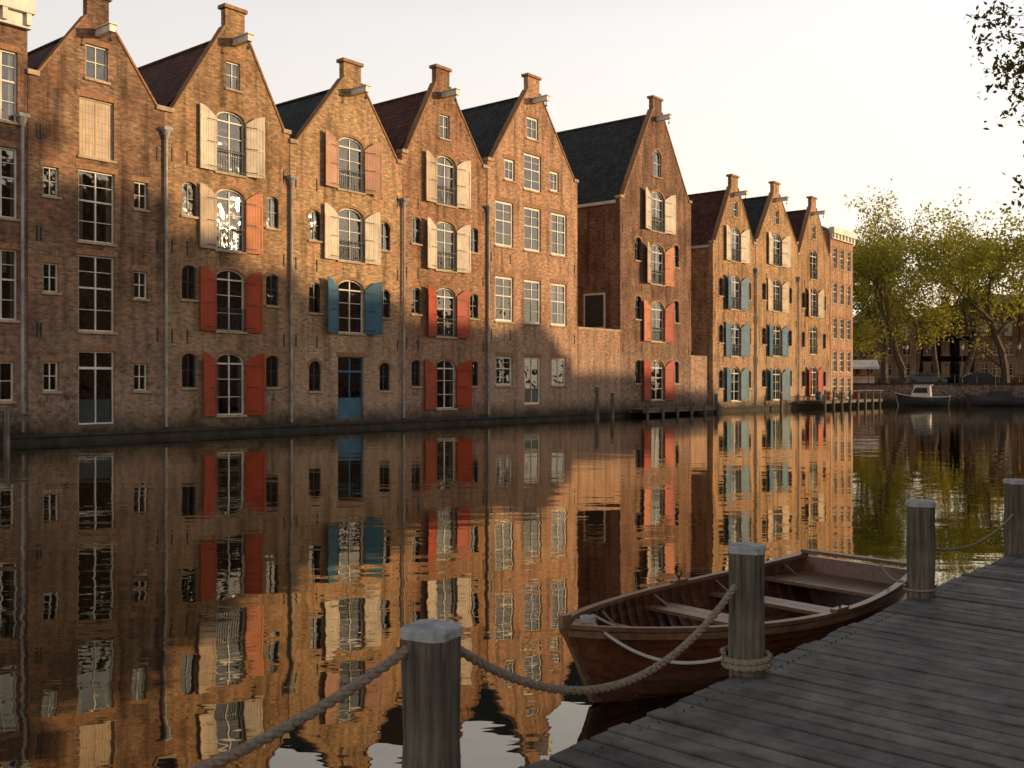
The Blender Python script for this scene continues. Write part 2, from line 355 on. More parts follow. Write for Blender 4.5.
ops=ware_rows(3.35,(13.4,9.85,6.15,2.3),1.55,2.85,((CR,CR),(TN,OR),(RD,RD),(RD,RD)),.9)+smalls((1.2,5.7),(10.5,6.8,2.9),.72,1.5)+[dict(x=3.5,z=16.5,w=.75,h=1.25,t='small',a=0)]
house('warehouse_gable_house',W2(0,0),ANG,6.72,3.6,14.1,14.4,19.7,'br2','rred',ops,anch=anchors(6.72,(12.3,8.3,4.4),3.35),pipe=(6.73,11.9))
ops=ware_rows(3.9,(13.65,10.0,6.3),1.75,2.75,((SA,SA),(CR,CR),(BL,BL)),1.0)+[dict(x=3.9,z=2.1,w=1.75,h=3.2,t='door',f=2)]+smalls((1.55,6.3),(10.2,6.6,2.7),.78,1.5,a=.45)
house('warehouse_gable_house',W2(6.73,.03),ANG,7.57,4.0,14.0,14.25,19.0,'br3','rslate',ops,nw=.7,anch=anchors(7.57,(12.2,8.2,4.4),3.9),pipe=(7.58,11.9))
ops=ware_rows(3.5,(13.95,10.2,6.4,2.3),1.65,2.8,((TN,CR),(CR,CR),(RD,RD),(RD,RD)),1.0)+smalls((1.1,5.95),(10.8,6.9,2.9),.72,1.45)+[dict(x=3.4,z=17.0,w=.85,h=1.35,t='small',f=0,a=0)]
house('warehouse_gable_house',W2(14.32,0),ANG,7.10,3.25,14.9,15.2,20.4,'br4','rred',ops,nw=.65,anch=anchors(7.1,(12.3,8.4,4.5),3.5),pipe=(7.1,12.5))
ops=[dict(x=x,z=z,w=1.75,h=2.75,t='sash') for x in (1.6,4.4,7.2) for z in (12.1,7.5)]+[dict(x=1.6,z=3.1,w=1.6,h=1.8,t='sash'),dict(x=7.2,z=3.1,w=1.6,h=1.8,t='sash'),dict(x=4.4,z=2.5,w=1.7,h=3.0,t='door',f=0,panel=1)]
ops+=[dict(x=4.4,z=15.7,w=1.8,h=2.3,t='sash'),dict(x=2.1,z=15.5,w=1.0,h=1.3,t='small',f=0,a=0),dict(x=6.7,z=15.5,w=1.0,h=1.3,t='small',f=0,a=0),dict(x=4.4,z=18.5,w=1.2,h=1.4,t='small',f=0,a=0)]
for o_ in ops: o_['tk']=.14
house('brick_gable_house',W2(21.43,.04),ANG,9.27,4.5,15.7,15.8,21.9,'br5','rslate',ops,nw=.7,anch=anchors(9.27,(10.0,5.3),4.4))
ops=ware_rows(5.1,(15.3,11.3,7.0,2.6),1.95,3.0,((CR,CR),(TN,OR),(OR,RD),(RD,RD)),1.25)+smalls((2.4,7.9),(12.2,7.9,3.2),.85,1.7)+[dict(x=5.1,z=18.9,w=1.2,h=2.0,t='small',f=0,a=.4)]
house('warehouse_gable_house',W2(36.0,.0),ANG,10.25,5.1,15.6,16.6,23.9,'br6','rslate',ops,nw=.75,depth=17,anch=anchors(10.25,(13.5,9.3,4.9),5.1),sidewin=[(2.2,7.6,1.9,2.6)])
ops=ware_rows(4.0,(14.2,10.1,6.1,2.3),1.8,2.9,((CR,CR),(BL,BL),(BL,BL),(BL,BL)),1.1)+smalls((1.4,6.6),(10.4,6.5,2.7),.8,1.5)+[dict(x=4.0,z=17.2,w=.9,h=1.3,t='small',f=0,a=0)]
house('warehouse_gable_house',W2(49.9,0),ANG,7.83,3.9,13.9,14.6,20.1,'br2','rred',ops,nw=.7,anch=anchors(7.8,(12,8,4.4),4),sidewin=[(2.5,6,1.2,2)],pipe=(7.8,12))
ops=ware_rows(4.4,(14.6,10.4,6.3,2.3),1.9,2.9,((CR,CR),(TN,TN),(BL,BL),(BL,BL)),1.15)+smalls((1.7,7.3),(10.6,6.6,2.8),.85,1.5)+[dict(x=4.4,z=17.6,w=1.0,h=1.3,t='small',f=0,a=0)]
house('warehouse_gable_house',W2(57.75,.03),ANG,9.03,4.3,14.9,15.6,20.8,'br3','rslate',ops,nw=.7,anch=anchors(9,(12,8,4.4),4.4),pipe=(9.0,12))
ops=ware_rows(3.9,(14.0,10.3,6.6,2.6),1.8,2.8,(None,(TN,TN),None,(RD,RD)),1.0)+smalls((1.4,6.6),(10.4,6.6,2.8),.8,1.5)+[dict(x=3.9,z=17.2,w=1.0,h=1.3,t='small',f=0,a=0)]
house('warehouse_gable_house',W2(66.8,0),ANG,8.05,3.9,14.6,15.3,20.7,'br2','rdark',ops,nw=.7,anch=anchors(8,(12,8,4.4),3.9))
ops=[dict(x=x,z=z,w=1.1,h=2.1,t='sash') for x in (1.2,3.1,5.0) for z in (15.2,11.6,8.0,4.6,1.9)]
house('brick_canal_house',W2(74.9,.03),ANG,6.2,3,18.0,18.0,20.6,'br5','rslate',ops,gable=False,depth=11)
w=MB(); w.box(30.75,35.97,-.02,.35,-.5,6.0); w.box(30.72,35.99,-.07,.40,6.003,6.16,1)
w.box(46.3,49.85,.4,.8,-.5,4.6)
w.build('brick_wall',[M['br5'],M['stone']],None,loc=P0,rz=ANG)
q=MB(); q.box(-30,82,-.42,-.09,-1,.24); q.box(-30,82,-.50,-.06,.243,.33,0)
s=-29.
while s<81: q.box(s,s+.06,-.425,-.38,-.5,.23,0); s+=1.3
q.build('quay_wall',[M['quay']],None,loc=P0,rz=ANG)
def jetty(s0,s1,d,z,rail):
    e=empty('wooden_jetty',P0,ANG); m=MB()
    s=s0
    while s<s1: m.box(s,s+.17,-d-.5,-.52,z-.05,z); s+=.185
    m.box(s0,s1,-d-.45,-d-.3,z-.28,z-.053); m.box(s0,s1,-.9,-.75,z-.28,z-.053)
    s=s0+.2
    while s<s1:
        m.cyl((s,-d-.55,-1),(s,-d-.55,z+(1.0 if rail else .25)),.11,n=7); s+=2.1
    if rail: m.box(s0,s1,-d-.58,-d-.52,z+.85,z+.93)
    m.build('planks_and_piles',[M['post']],e)
jetty(36,47.5,1.6,.55,False); jetty(66,82,2.4,.75,True); jetty(-14,-6.6,1.3,1.2,False)
# barrels / planters on the far jetty
for s_,c in ((68,'blue'),(70.5,'orange'),(74,'cream'),(78,'red')):
    m=MB(); pr_=[(.22,0),(.30,.2),(.32,.45),(.29,.7),(.22,.85)]
    for (r0,z0),(r1,z1) in zip(pr_[:-1],pr_[1:]): m.cyl((0,0,z0),(0,0,z1),r0,r1,n=12)
    m.cyl((0,0,.18),(0,0,.24),.315,n=12,mi=1); m.cyl((0,0,.6),(0,0,.66),.315,n=12,mi=1)
    m.build('barrel',[M[c],M['iron']],None,loc=W2(s_,1.6,.75))
for s_,o_,h_ in ((31.2,1.3,2.1),(33.5,1.0,1.7),(47.6,1.5,1.5),(60.5,1.2,1.5)):
    m=MB(); m.cyl((0,0,-1.2),(0,0,h_),.16,.14,n=10); m.cyl((0,0,h_),(0,0,h_+.06),.17,.12,n=10,mi=1); m.build('mooring_pile',[M['post'],M['cap']],None,loc=W2(s_,o_))
# ------------------------------------------------------------------ unseen near bank houses (across the water), heights shaped to shade facades and dock
for s1,Wd,zt,br,g in ((-14,10,15,'br4',0),(-4,10,16,'br1',1),(6,10,17,'br2',0),(15,9,18.5,'br4',1),(24,9,23.5,'br1',0),(32.5,8.5,22.6,'br2',0),(38,5.5,20.6,'br6',0),(41.5,3.5,19.2,'br4',0),(45,3.5,17.9,'br1',0),(52,7,17.0,'br2',0),(59,7,16.0,'br5',0),(68,9,14.8,'br1',1),(78,10,13.2,'br4',0),(88,10,12.0,'br3',0)):
    ops=[dict(x=x,z=z,w=1.0,h=2.1,t='sash') for x in ((1.2,Wd/2,Wd-1.2) if Wd>5 else (1.0,Wd-1.0)) for z in (3.0,6.4,9.4,12.4) if z<zt-3]
    house('brick_canal_house',W2(s1,54.0),ANG+math.pi,Wd,Wd/2,zt-(.8 if g else 0),zt-(.8 if g else 0),zt+(3.2 if g else 1.2),br,'rdark',ops,gable=bool(g),depth=11,zbase=0)
# ------------------------------------------------------------------ ground & water
Q1=Vector((34.5,111,0)); Q2=Vector((95,96,0))
GZ=2.15
g=MB()
far=1500
g.add([(Q1.x,Q1.y,GZ),(Q2.x,Q2.y,GZ),(far*1.2,80,GZ),(far*1.2,far,GZ),(-200,far,GZ)],[(0,1,2,3,4)])
a=W2(-60,-.5); b=W2(82.0,-.5)
g.add([(a.x,a.y,.2),(b.x,b.y,.2),(b.x-200,far,.2),(-far,far,.2),(-far,a.y,.2)],[(0,1,2,3,4)])
a=W2(-90,40.2); b=W2(140,40.2); 
g.add([(a.x,a.y,.5),(a.x+20,-far,.5),(far,-far,.5),(far,b.y-60,.5),(b.x,b.y,.5)],[(0,1,2,3,4)])
g.build('ground',[M['ground']])
m=MB(); m.add([(-far,-far,0),(far*1.3,-far,0),(far*1.3,far,0),(-far,far,0)],[(0,1,2,3)]); m.build('water',[M['water']])
m=MB(); L=(Q2-Q1).length; m.box(-8,L,-.3,.35,-1,GZ+.06); m.box(-8,L,-.38,.4,GZ+.063,GZ+.25,1)
x=-6
while x<L:
    m.cyl((x,.1,GZ+.25),(x,.1,GZ+1.15),.04,n=6,mi=2); x+=2.2
m.box(-6,L,.08,.12,GZ+1.08,GZ+1.14,2); m.box(-6,L,.085,.115,GZ+.7,GZ+.74,2)
m.build('stone_quay_wall',[brick_mat('quay_brick',(.06,.045,.035),(.09,.065,.05)),M['quay'],M['iron']],None,loc=Q1,rz=math.atan2(Q2.y-Q1.y,Q2.x-Q1.x))
# ------------------------------------------------------------------ dock
DA=Vector((-.32,3.95,0)); dang=math.atan2(.747,.665); dz=.60
e=empty('wooden_dock',DA,dang); m=MB()
x=-6.0; rr=random.Random(3)
while x<24:
    wv=.142+rr.uniform(-.005,.005); y1=.03+rr.uniform(-.018,.014); zt=dz+rr.uniform(-.005,.005); b_=.007
    tl=rr.uniform(-.003,.003); sk=rr.uniform(-.004,.004)
    pr=[(x,zt-.04),(x+wv,zt-.04),(x+wv,zt-b_+tl),(x+wv-b_,zt+tl),(x+b_,zt-tl),(x,zt-b_-tl)]
    n=len(pr)
    m.add([(a+sk,-3.7,b) for a,b in pr]+[(a,y1,b) for a,b in pr],[tuple(range(n)),tuple(range(2*n-1,n-1,-1))]+[(i,(i+1)%n,n+(i+1)%n,n+i) for i in range(n)])
    x+=wv+.015
o=m.build('planks',[M['deck']],e)
m=MB(); m.box(-6,24,-.06,.0,dz-.26,dz-.05); m.box(-6,24,-1.8,-1.7,dz-.26,dz-.05); m.box(-6,24,-3.5,-3.4,dz-.26,dz-.05)
for xx in range(-5,24,3): m.cyl((xx+.4,-.2,-1.5),(xx+.4,-.2,dz-.06),.1,n=8)
m.build('joists_and_piles',[M['post']],e)
m=MB(); x=-6.0
while x<14:
    for yy in (-.09,-1.75):
        for dx in (.03,.11): m.cyl((x+dx,yy+rr.uniform(-.012,.012),dz-.004),(x+dx,yy,dz+.005),.005,n=6)
    x+=.157
m.build('nails',[M['iron']],e)
posts=[(0,.0),(2.56,.0),(5.42,.0),(8.1,.0),(-2.7,.0),(10.9,0)]
def dockp(x,y,z):
    c,s_=math.cos(dang),math.sin(dang); return Vector((DA.x+x*c-y*s_,DA.y+x*s_+y*c,z))
for i,(px,py) in enumerate(posts):
    pe=empty('mooring_post',dockp(px,py,0),dang+.25+i*.13); m=MB()
    a_=.098; c_=.036; zt=1.33+.01*((i*7)%3)
    def oct_(a,c): return [(-a+c,-a),(a-c,-a),(a,-a+c),(a,a-c),(a-c,a),(-a+c,a),(-a,a-c),(-a,-a+c)]
    zs=[-1.5,.1,.35,.6,.75,.9,1.05,1.2,zt]; vs=[];fs=[]
    for k,zz in enumerate(zs):
        j=rr.uniform(-.004,.003)
        for (u,v) in oct_(a_+j,c_+rr.uniform(-.006,.006)): vs.append((u+rr.uniform(-.002,.002),v+rr.uniform(-.002,.002),zz))
    for k in range(len(zs)-1):
        for q_ in range(8): fs.append((k*8+q_,k*8+(q_+1)%8,(k+1)*8+(q_+1)%8,(k+1)*8+q_))
    m.add(vs,fs); m.build('pile',[M['post']],pe)
    m=MB(); A=oct_(a_+.006,c_); 
    vs=[(u,v,zt-.028) for u,v in A]+[(u,v,zt+.004) for u,v in A]+[(u*.9,v*.9,zt+.013) for u,v in A]
    fs=[tuple(range(16,24))]+[(r*8+q_,r*8+(q_+1)%8,(r+1)*8+(q_+1)%8,(r+1)*8+q_) for r in range(2) for q_ in range(8)]
    m.add(vs,fs); m.build('zinc_cap',[M['cap']],pe)
# ------------------------------------------------------------------ ropes
t=NT('hemp_rope'); o_=t.obj(); t.prin(t.ramp(t.noise(o_,60,4,.7),[(.3,(.15,.12,.085)),(.7,(.38,.31,.23))]),.9,t.bump(t.noise(o_,220,3),.6,.003),spec=.1); M['rope']=t.mat
t=NT('pale_rope'); o_=t.obj(); t.prin(t.ramp(t.noise(o_,80,4,.7),[(.3,(.34,.31,.27)),(.7,(.58,.54,.47))]),.9,spec=.1); M['rope2']=t.mat
def rope(name,pts,r=.021,mat='rope',pitch=None,parent=None):
    pts=[Vector(p) for p in pts]; pitch=pitch or r*6.5
    dense=[]
    for i in range(len(pts)-1):
        p0=pts[max(i-1,0)];p1=pts[i];p2=pts[i+1];p3=pts[min(i+2,len(pts)-1)]
        n=max(2,int((p2-p1).length/(pitch/7)))
        for k in range(n):
            t_=k/n; dense.append(.5*((2*p1)+(-p0+p2)*t_+(2*p0-5*p1+4*p2-p3)*t_*t_+(-p0+3*p1-3*p2+p3)*t_**3))
    dense.append(pts[-1])
    cu=bpy.data.curves.new(name,'CURVE'); cu.dimensions='3D'; cu.bevel_depth=r*.56; cu.bevel_resolution=1; cu.use_fill_caps=True
    for s_ in range(3):
        sp=cu.splines.new('POLY'); sp.points.add(len(dense)-1); L=0
        for i,p in enumerate(dense):
            d=(dense[min(i+1,len(dense)-1)]-dense[max(i-1,0)]).normalized()
            if i: L+=(p-dense[i-1]).length
            a=Vector((0,0,1)) if abs(d.z)<.95 else Vector((1,0,0)); u=d.cross(a).normalized(); w_=d.cross(u)
            th=L/pitch*2*math.pi+s_*2*math.pi/3
            q_=p+u*(r*.52*math.cos(th))+w_*(r*.52*math.sin(th)); sp.points[i].co=(q_.x,q_.y,q_.z,1)
    cu.materials.append(M[mat]); o=link(bpy.data.objects.new(name,cu)); 
    if parent: o.parent=parent
    return o
def sag(a,b,s_,n=14): 
    a=Vector(a);b=Vector(b); return [a.lerp(b,k/n)-Vector((0,0,s_*4*(k/n)*(1-k/n))) for k in range(n+1)]
def coil(c,r,turns,dz_,a0=0):
    n=int(turns*14); return [Vector((c.x+r*math.cos(a0+2*math.pi*k/14),c.y+r*math.sin(a0+2*math.pi*k/14),c.z+dz_*k/14)) for k in range(n+1)]
pp=[dockp(px,py,0) for px,py in posts]
rope('mooring_rope',sag(dockp(.10,.03,1.26),dockp(2.46,.02,1.12),.38))
rope('mooring_rope',sag(dockp(-2.7,0,1.25),dockp(-.10,.03,1.26),.22))
rope('mooring_rope',coil(Vector((pp[1].x,pp[1].y,.635)),.130,2.4,.034)+[dockp(2.49,.12,.72)])
rope('mooring_rope',sag(dockp(5.52,0,.98),dockp(8.0,0,1.0),.14),r=.013)
rope('mooring_rope',sag(dockp(8.2,0,1.0),dockp(10.8,0,1.02),.14),r=.013)
# ------------------------------------------------------------------ rowing boat
M['hull']=grain_mat('varnished_hull',(.075,.022,.009),(.20,.068,.026),(.6,3,3),.33,coat=.4,island=False,bs=.3,sc=6)
M['inner']=grain_mat('varnished_interior',(.08,.025,.011),(.21,.078,.034),(.6,3,3),.5,coat=.15,island=True,bs=.3,sc=6,var=(.6,1))
M['rail']=grain_mat('gunwale_wood',(.14,.068,.033),(.34,.185,.095),(.6,4,4),.45,coat=.2,island=True,bs=.3,sc=7,var=(.7,1))
def boat(name,loc,rz,L,B,bowz,midz,sternz,mh,mi,mr,zk=-.14,strakes=7,transom=.72,open_=True):
    e=empty(name,loc,rz)
    def hb(u):
        if u<.6: return B*max(.02,math.sin(math.pi/2*u/.6)**.72)
        return B*(1-(1-transom)*((u-.6)/.4)**1.8)
    def zs(u):
        return midz+(bowz-midz)*(max(0,1-u/.62))**2+(sternz-midz)*(max(0,(u-.62)/.38))**2
    def zkk(u): return zk+(.16 if u<.5 else .0)*(1-2*u)**4 + (.08*((u-.6)/.4)**2 if u>.6 else 0)
    def P(u,th,off,sd):
        p=.62+.55*(1-u)**2.5; c=max(0,math.cos(th)); s_=math.sin(th)
        y=hb(u)*(c**p)+off*c; z=zs(u)-(zs(u)-zkk(u))*(s_**1.15)-off*s_
        x=L*u+.32*(1-u)**6*s_*(1.0)+(-.14)*u**10*s_
        return (x,sd*y,z)
    NU=34
    hull=MB(); inn=MB(); rail=MB()
    rows=[]
    for i in range(strakes):
        t0=math.pi/2*i/strakes; t1=math.pi/2*(i+1)/strakes
        rows += [(t0,.001),((t0+t1)/2,.011),(t1,.022)]
    for sd in (1,-1):
        vs=[P(k/NU,th,of,sd) for (th,of) in rows for k in range(NU+1)]
        fs=[(r*(NU+1)+k,r*(NU+1)+k+1,(r+1)*(NU+1)+k+1,(r+1)*(NU+1)+k) for r in range(len(rows)-1) for k in range(NU)]
        hull.add(vs,fs)
        rw=[math.pi/2*i/10 for i in range(11)]
        vs=[P(.01+.985*k/NU,th,-.022,sd) for th in rw for k in range(NU+1)]
        fs=[(r*(NU+1)+k,(r+1)*(NU+1)+k,(r+1)*(NU+1)+k+1,r*(NU+1)+k+1) for r in range(10) for k in range(NU)]
        inn.add(vs,fs)
        for i in range(1,strakes-1):
            th=math.pi/2*i/strakes
            vs=[];fs=[]
            for k in range(NU+1):
                u=.03+.95*k/NU; vs += [P(u,th-.03,-.022,sd),P(u,th-.03,-.033,sd),P(u,th+.02,-.033,sd)]
            for k in range(NU):
                b0=k*3; fs += [(b0,b0+3,b0+4,b0+1),(b0+1,b0+4,b0+5,b0+2)]
            inn.add(vs,fs)
        for q_ in range(3,26):
            u0=q_/27.; du=.012/L*1.4; vs=[];fs=[]; n=9
            for k in range(n+1):
                th=.02+(math.pi/2-.02)*k/n
                vs += [P(u0-du,th,-.024,sd),P(u0-du,th,-.048,sd),P(u0+du,th,-.048,sd),P(u0+du,th,-.024,sd)]
            for k in range(n):
                for c in range(3): fs.append((k*4+c,k*4+c+1,k*4+5+c,k*4+4+c))
            inn.add(vs,fs)
        for (ya,yb,za,zb) in ((-.030,.034,-.004,.028),(.012,.040,-.055,-.010)):
            vs=[];fs=[]
            for k in range(NU+1):
                u=k/NU; x,y,z=P(u,0,0,1)
                for (yy,zz) in ((ya,za),(yb,za),(yb,zb),(ya,zb)): vs.append((x,sd*max(.0,y+yy),z+zz))
            for k in range(NU):
                for c in range(4): fs.append((k*4+c,k*4+(c+1)%4,k*4+4+(c+1)%4,k*4+4+c))
            fs += [(0,1,2,3),(NU*4,NU*4+3,NU*4+2,NU*4+1)]
            rail.add(vs,fs)
    n=12; sec=[P(1,math.pi/2*k/n,.004,1) for k in range(n+1)]+[P(1,math.pi/2*(n-k)/n,.004,-1) for k in range(1,n+1)]
    k=len(sec); top=[(x,y,z) for x,y,z in sec]
    vs=[(x-.035,y,z) for x,y,z in top]+[(x+.012,y,z) for x,y,z in top]
    hull.add(vs,[tuple(range(k)),tuple(range(2*k-1,k-1,-1))]+[(i,(i+1)%k,k+(i+1)%k,k+i) for i in range(k)])
    zt=zs(1); rail.box(L-.055,L+.03,-hb(1)-.03,hb(1)+.03,zt+.03,zt+.062)
    st=[P(0,math.pi/2*k/8,0,1) for k in range(9)]
    vs=[];fs=[]
    for (x,y,z) in [(st[0][0],0,st[0][2]+.09)]+st:
        vs += [(x-.045,-.022,z-.0),(x-.045,.022,z),(x+.04,.03,z),(x+.04,-.03,z)]
    for i in range(9):
        for c in range(4): fs.append((i*4+c,i*4+(c+1)%4,i*4+4+(c+1)%4,i*4+4+c))
    fs.append((0,1,2,3)); rail.add(vs,fs)
    def hw(u,z):
        r=min(1,max(0,(zs(u)-z)/(zs(u)-zkk(u))))**(1/1.15); th=math.asin(min(1,r)); return max(0,P(u,th,-.03,1)[1])
    if open_:
        rail.add([(L*.01,0,zs(0)+.0),(L*.10,hb(.10)-.02,zs(.1)-.005),(L*.08,0,zs(.1)-.0),(L*.10,-hb(.10)+.02,zs(.1)-.005),
                  (L*.01,0,zs(0)-.03),(L*.10,hb(.10)-.02,zs(.1)-.035),(L*.08,0,zs(.1)-.03),(L*.10,-hb(.10)+.02,zs(.1)-.035)],[(0,1,2),(0,2,3),(4,6,5),(4,7,6),(1,5,6,2),(2,6,7,3)])
        def thwart(u,w_,dzz,th=.03,planks=1):
            z=zs(u)-dzz
            pw=w_/planks
            for q_ in range(planks):
                ua=u-w_/2/L+q_*pw/L+.003/L; ub=ua+pw/L-.006/L
                a0=hw(ua,z); b0=hw(ub,z); xa,xb=ua*L,ub*L
                rail.add([(xa,-a0,z-th),(xb,-b0,z-th),(xb,b0,z-th),(xa,a0,z-th),(xa,-a0,z),(xb,-b0,z),(xb,b0,z),(xa,a0,z)],
                    [(0,3,2,1),(4,5,6,7),(0,1,5,4),(1,2,6,5),(2,3,7,6),(3,0,4,7)])
            for sd in (1,-1):
                a0=hw(u,z); x=u*L
                inn.add([(x-.015,sd*a0,z),(x-.015,sd*(a0-.16),z),(x-.015,sd*(hb(u)-.03),zs(u)-.01),(x+.015,sd*a0,z),(x+.015,sd*(a0-.16),z),(x+.015,sd*(hb(u)-.03),zs(u)-.01)],[(0,1,2),(3,5,4),(1,4,5,2)])
        thwart(.22,.24,.13,planks=2); thwart(.45,.28,.10,planks=2); thwart(.68,.26,.12,planks=2); thwart(.915,.62,.12,planks=5)
        for j in range(-3,4):
            yc=j*.135; us=[u/100 for u in range(8,96) if hw(u/100,.045)>abs(yc)+.05]
            if us: inn.box(us[0]*L,us[-1]*L,yc-.06,yc+.06,.035+.002*(j%2),.058+.002*(j%2))
        for u in (.56,):
            for sd in (1,-1):
                x,y,z=P(u,0,0,sd); rail.box(x-.10,x+.10,y-.03,y+.03,z+.029,z+.05)
                hull.cyl((x,y,z+.05),(x,y,z+.08),.010,n=6,mi=1)
                for k in (-1,1): hull.cyl((x,y,z+.07),(x+k*.035,y,z+.09),.007,n=6,mi=1); hull.cyl((x+k*.035,y,z+.09),(x+k*.032,y,z+.13),.007,n=6,mi=1)
    hull.build('clinker_hull',[M[mh],M['iron']],e); inn.build('ribs_and_floor',[M[mi]],e); rail.build('gunwale_and_thwarts',[M[mr]],e)
    return e,P,zs,hb
BL0=Vector((.37,6.95,0)); bang=math.atan2(2.85,2.98)
be,BP,Bzs,Bhb=boat('wooden_rowing_boat',BL0,bang,4.25,.80,.60,.45,.53,'hull','inner','rail')
def bw(x,y,z):
    c,s_=math.cos(bang),math.sin(bang); return Vector((BL0.x+x*c-y*s_,BL0.y+x*s_+y*c,z))
rope('mooring_rope',sag(bw(.25,0,.62),dockp(2.44,.10,.69),.13),r=.011,mat='rope2')
rope('mooring_rope',[bw(.25,0,.64),bw(.3,.1,.60),bw(.5,.12,.46),bw(.9,.1,.35),bw(1.0,-.1,.34),bw(.7,-.2,.40),bw(.45,-.1,.54),bw(.26,-.02,.65)],r=.010,mat='rope2')
rope('mooring_rope',coil(Vector((bw(.24,0,0).x,bw(.24,0,0).y,.60)),.05,3,.014),r=.010,mat='rope2')
rope('mooring_rope',sag(bw(4.1,-.3,.58),dockp(5.40,.14,.70),.05),r=.010)
rope('mooring_rope',coil(Vector((pp[2].x,pp[2].y,.64)),.125,1.5,.03),r=.011)
M['wh']=paint_mat('white_boat_paint',(.62,.61,.58),.35,0,.15); M['navy']=paint_mat('dark_hull_paint',(.03,.035,.04),.4)
e2,_,_,_=boat('motorboat',Vector((41.2,107.0,0)),-.5,5.4,1.05,1.35,.95,1.0,'navy','wh','wh')
m=MB(); m.prism([(1.5,.7),(3.6,.7),(3.5,2.15),(2.0,2.15)],-.7,.7); m.prism([(1.82,1.35),(3.3,1.35),(3.25,1.9),(2.05,1.9)],-.71,-.701,1); m.box(1.9,3.7,-.78,.78,2.153,2.23); m.build('cabin',[M['wh'],M['iron']],e2)
e3,_,_,_=boat('motorboat',Vector((48.2,106.0,0)),-.25,6.5,1.1,1.3,.8,.85,'navy','wh','navy')
m=MB(); m.prism([(2.0,.6),(4.6,.6),(4.4,1.55),(2.6,1.55)],-.75,.75,0); m.cyl((3,0,1.5),(3,0,3.6),.04,n=6); m.build('cabin',[M['navy']],e3)
e=empty('market_stall',(39.6,114,GZ),-.2); m=MB()
m.box(-1.7,1.7,-.8,1.0,0,1.0,1); 
for x in (-1.8,1.8):
    for y in (-1.3,1.3): m.cyl((x,y,0),(x,y,2.3),.04,n=6,mi=2)
m.add([(-2.1,-1.6,2.1),(2.1,-1.6,2.1),(2.1,0,2.9),(-2.1,0,2.9),(2.1,1.6,2.2),(-2.1,1.6,2.2),(-2.1,-1.6,1.85),(2.1,-1.6,1.85)],[(0,1,2,3),(3,2,4,5),(6,7,1,0)],0)
for i in range(8): m.box(-1.5+i*.4,-1.2+i*.4,-.75,-.4,1.003,1.25+.1*(i%3),3)
m.build('counter_and_awning',[M['wh'],M['cream'],M['iron'],M['orange']],e)
def car(loc,rz,col):
    e=empty('parked_car',loc,rz); b=MB(); g_=MB(); wl=MB()
    body=[(-2.1,.35),(2.1,.32),(2.15,.65),(2.0,.85),(1.2,.95),(.6,1.38),(-.9,1.42),(-1.7,1.0),(-2.1,.9)]
    b.prism(body,-.82,.82)
    for y0,y1 in ((-.828,-.822),(.822,.828)):
        g_.prism([(1.0,.97),(.52,1.32),(-.15,1.34),(-.15,.97)],y0,y1); g_.prism([(-.22,.97),(-.22,1.34),(-.85,1.34),(-1.4,1.0)],y0,y1)
    for x in (-1.3,1.35):
        for y in (-.84,.64): wl.cyl((x,y,.32),(x,y+.2,.32),.32,n=14)
    b.build('body',[col],e); g_.build('windows',[M['darkf']],e); wl.build('wheels',[M['iron']],e)
cc=[paint_mat('car_paint_grey',(.12,.13,.14),.3,0,.05),paint_mat('car_paint_dark',(.03,.03,.035),.3,0,.05),paint_mat('car_paint_red',(.2,.03,.02),.3,0,.05)]
for i,xx in enumerate((46,51.5,57,62.5)): car((xx,Q1.y-(xx-Q1.x)*.248+2.6,GZ),-.243,cc[i%3])
for xx in (43.5,49,54.5):
    e=empty('street_lamp',(xx,Q1.y-(xx-Q1.x)*.248+1.0,GZ)); m=MB()
    m.cyl((0,0,0),(0,0,.8),.09,.06,n=8); m.cyl((0,0,.8),(0,0,3.9),.045,.035,n=8); m.cyl((0,0,3.9),(0,0,4.35),.12,.2,n=6,mi=1); m.cyl((0,0,4.353),(0,0,4.65),.24,.04,n=6); m.build('post_and_lantern',[M['iron'],M['curtain']],e)
x=26; 
rb=random.Random(11)
while x<130:
    Wd=rb.uniform(6,9); zt=rb.uniform(9.5,13)
    ops=[dict(x=xx,z=z,w=1.1,h=1.8,t='sash') for xx in (1.4,Wd/2,Wd-1.4) for z in (2.2,5.2,8.0) if z<zt-1.6]
    gg=rb.random()<.5
    house('brick_canal_house',(x,150+rb.uniform(-.3,.3)-x*.12,GZ),-.12,Wd-.04,Wd/2,zt-(2 if gg else 0),zt-(2 if gg else 0),zt+(2.6 if gg else 1),rb.choice(['br1','br6','br4']),'rdark',ops,gable=gg,depth=9,zbase=-.1,hoist=False); x+=Wd
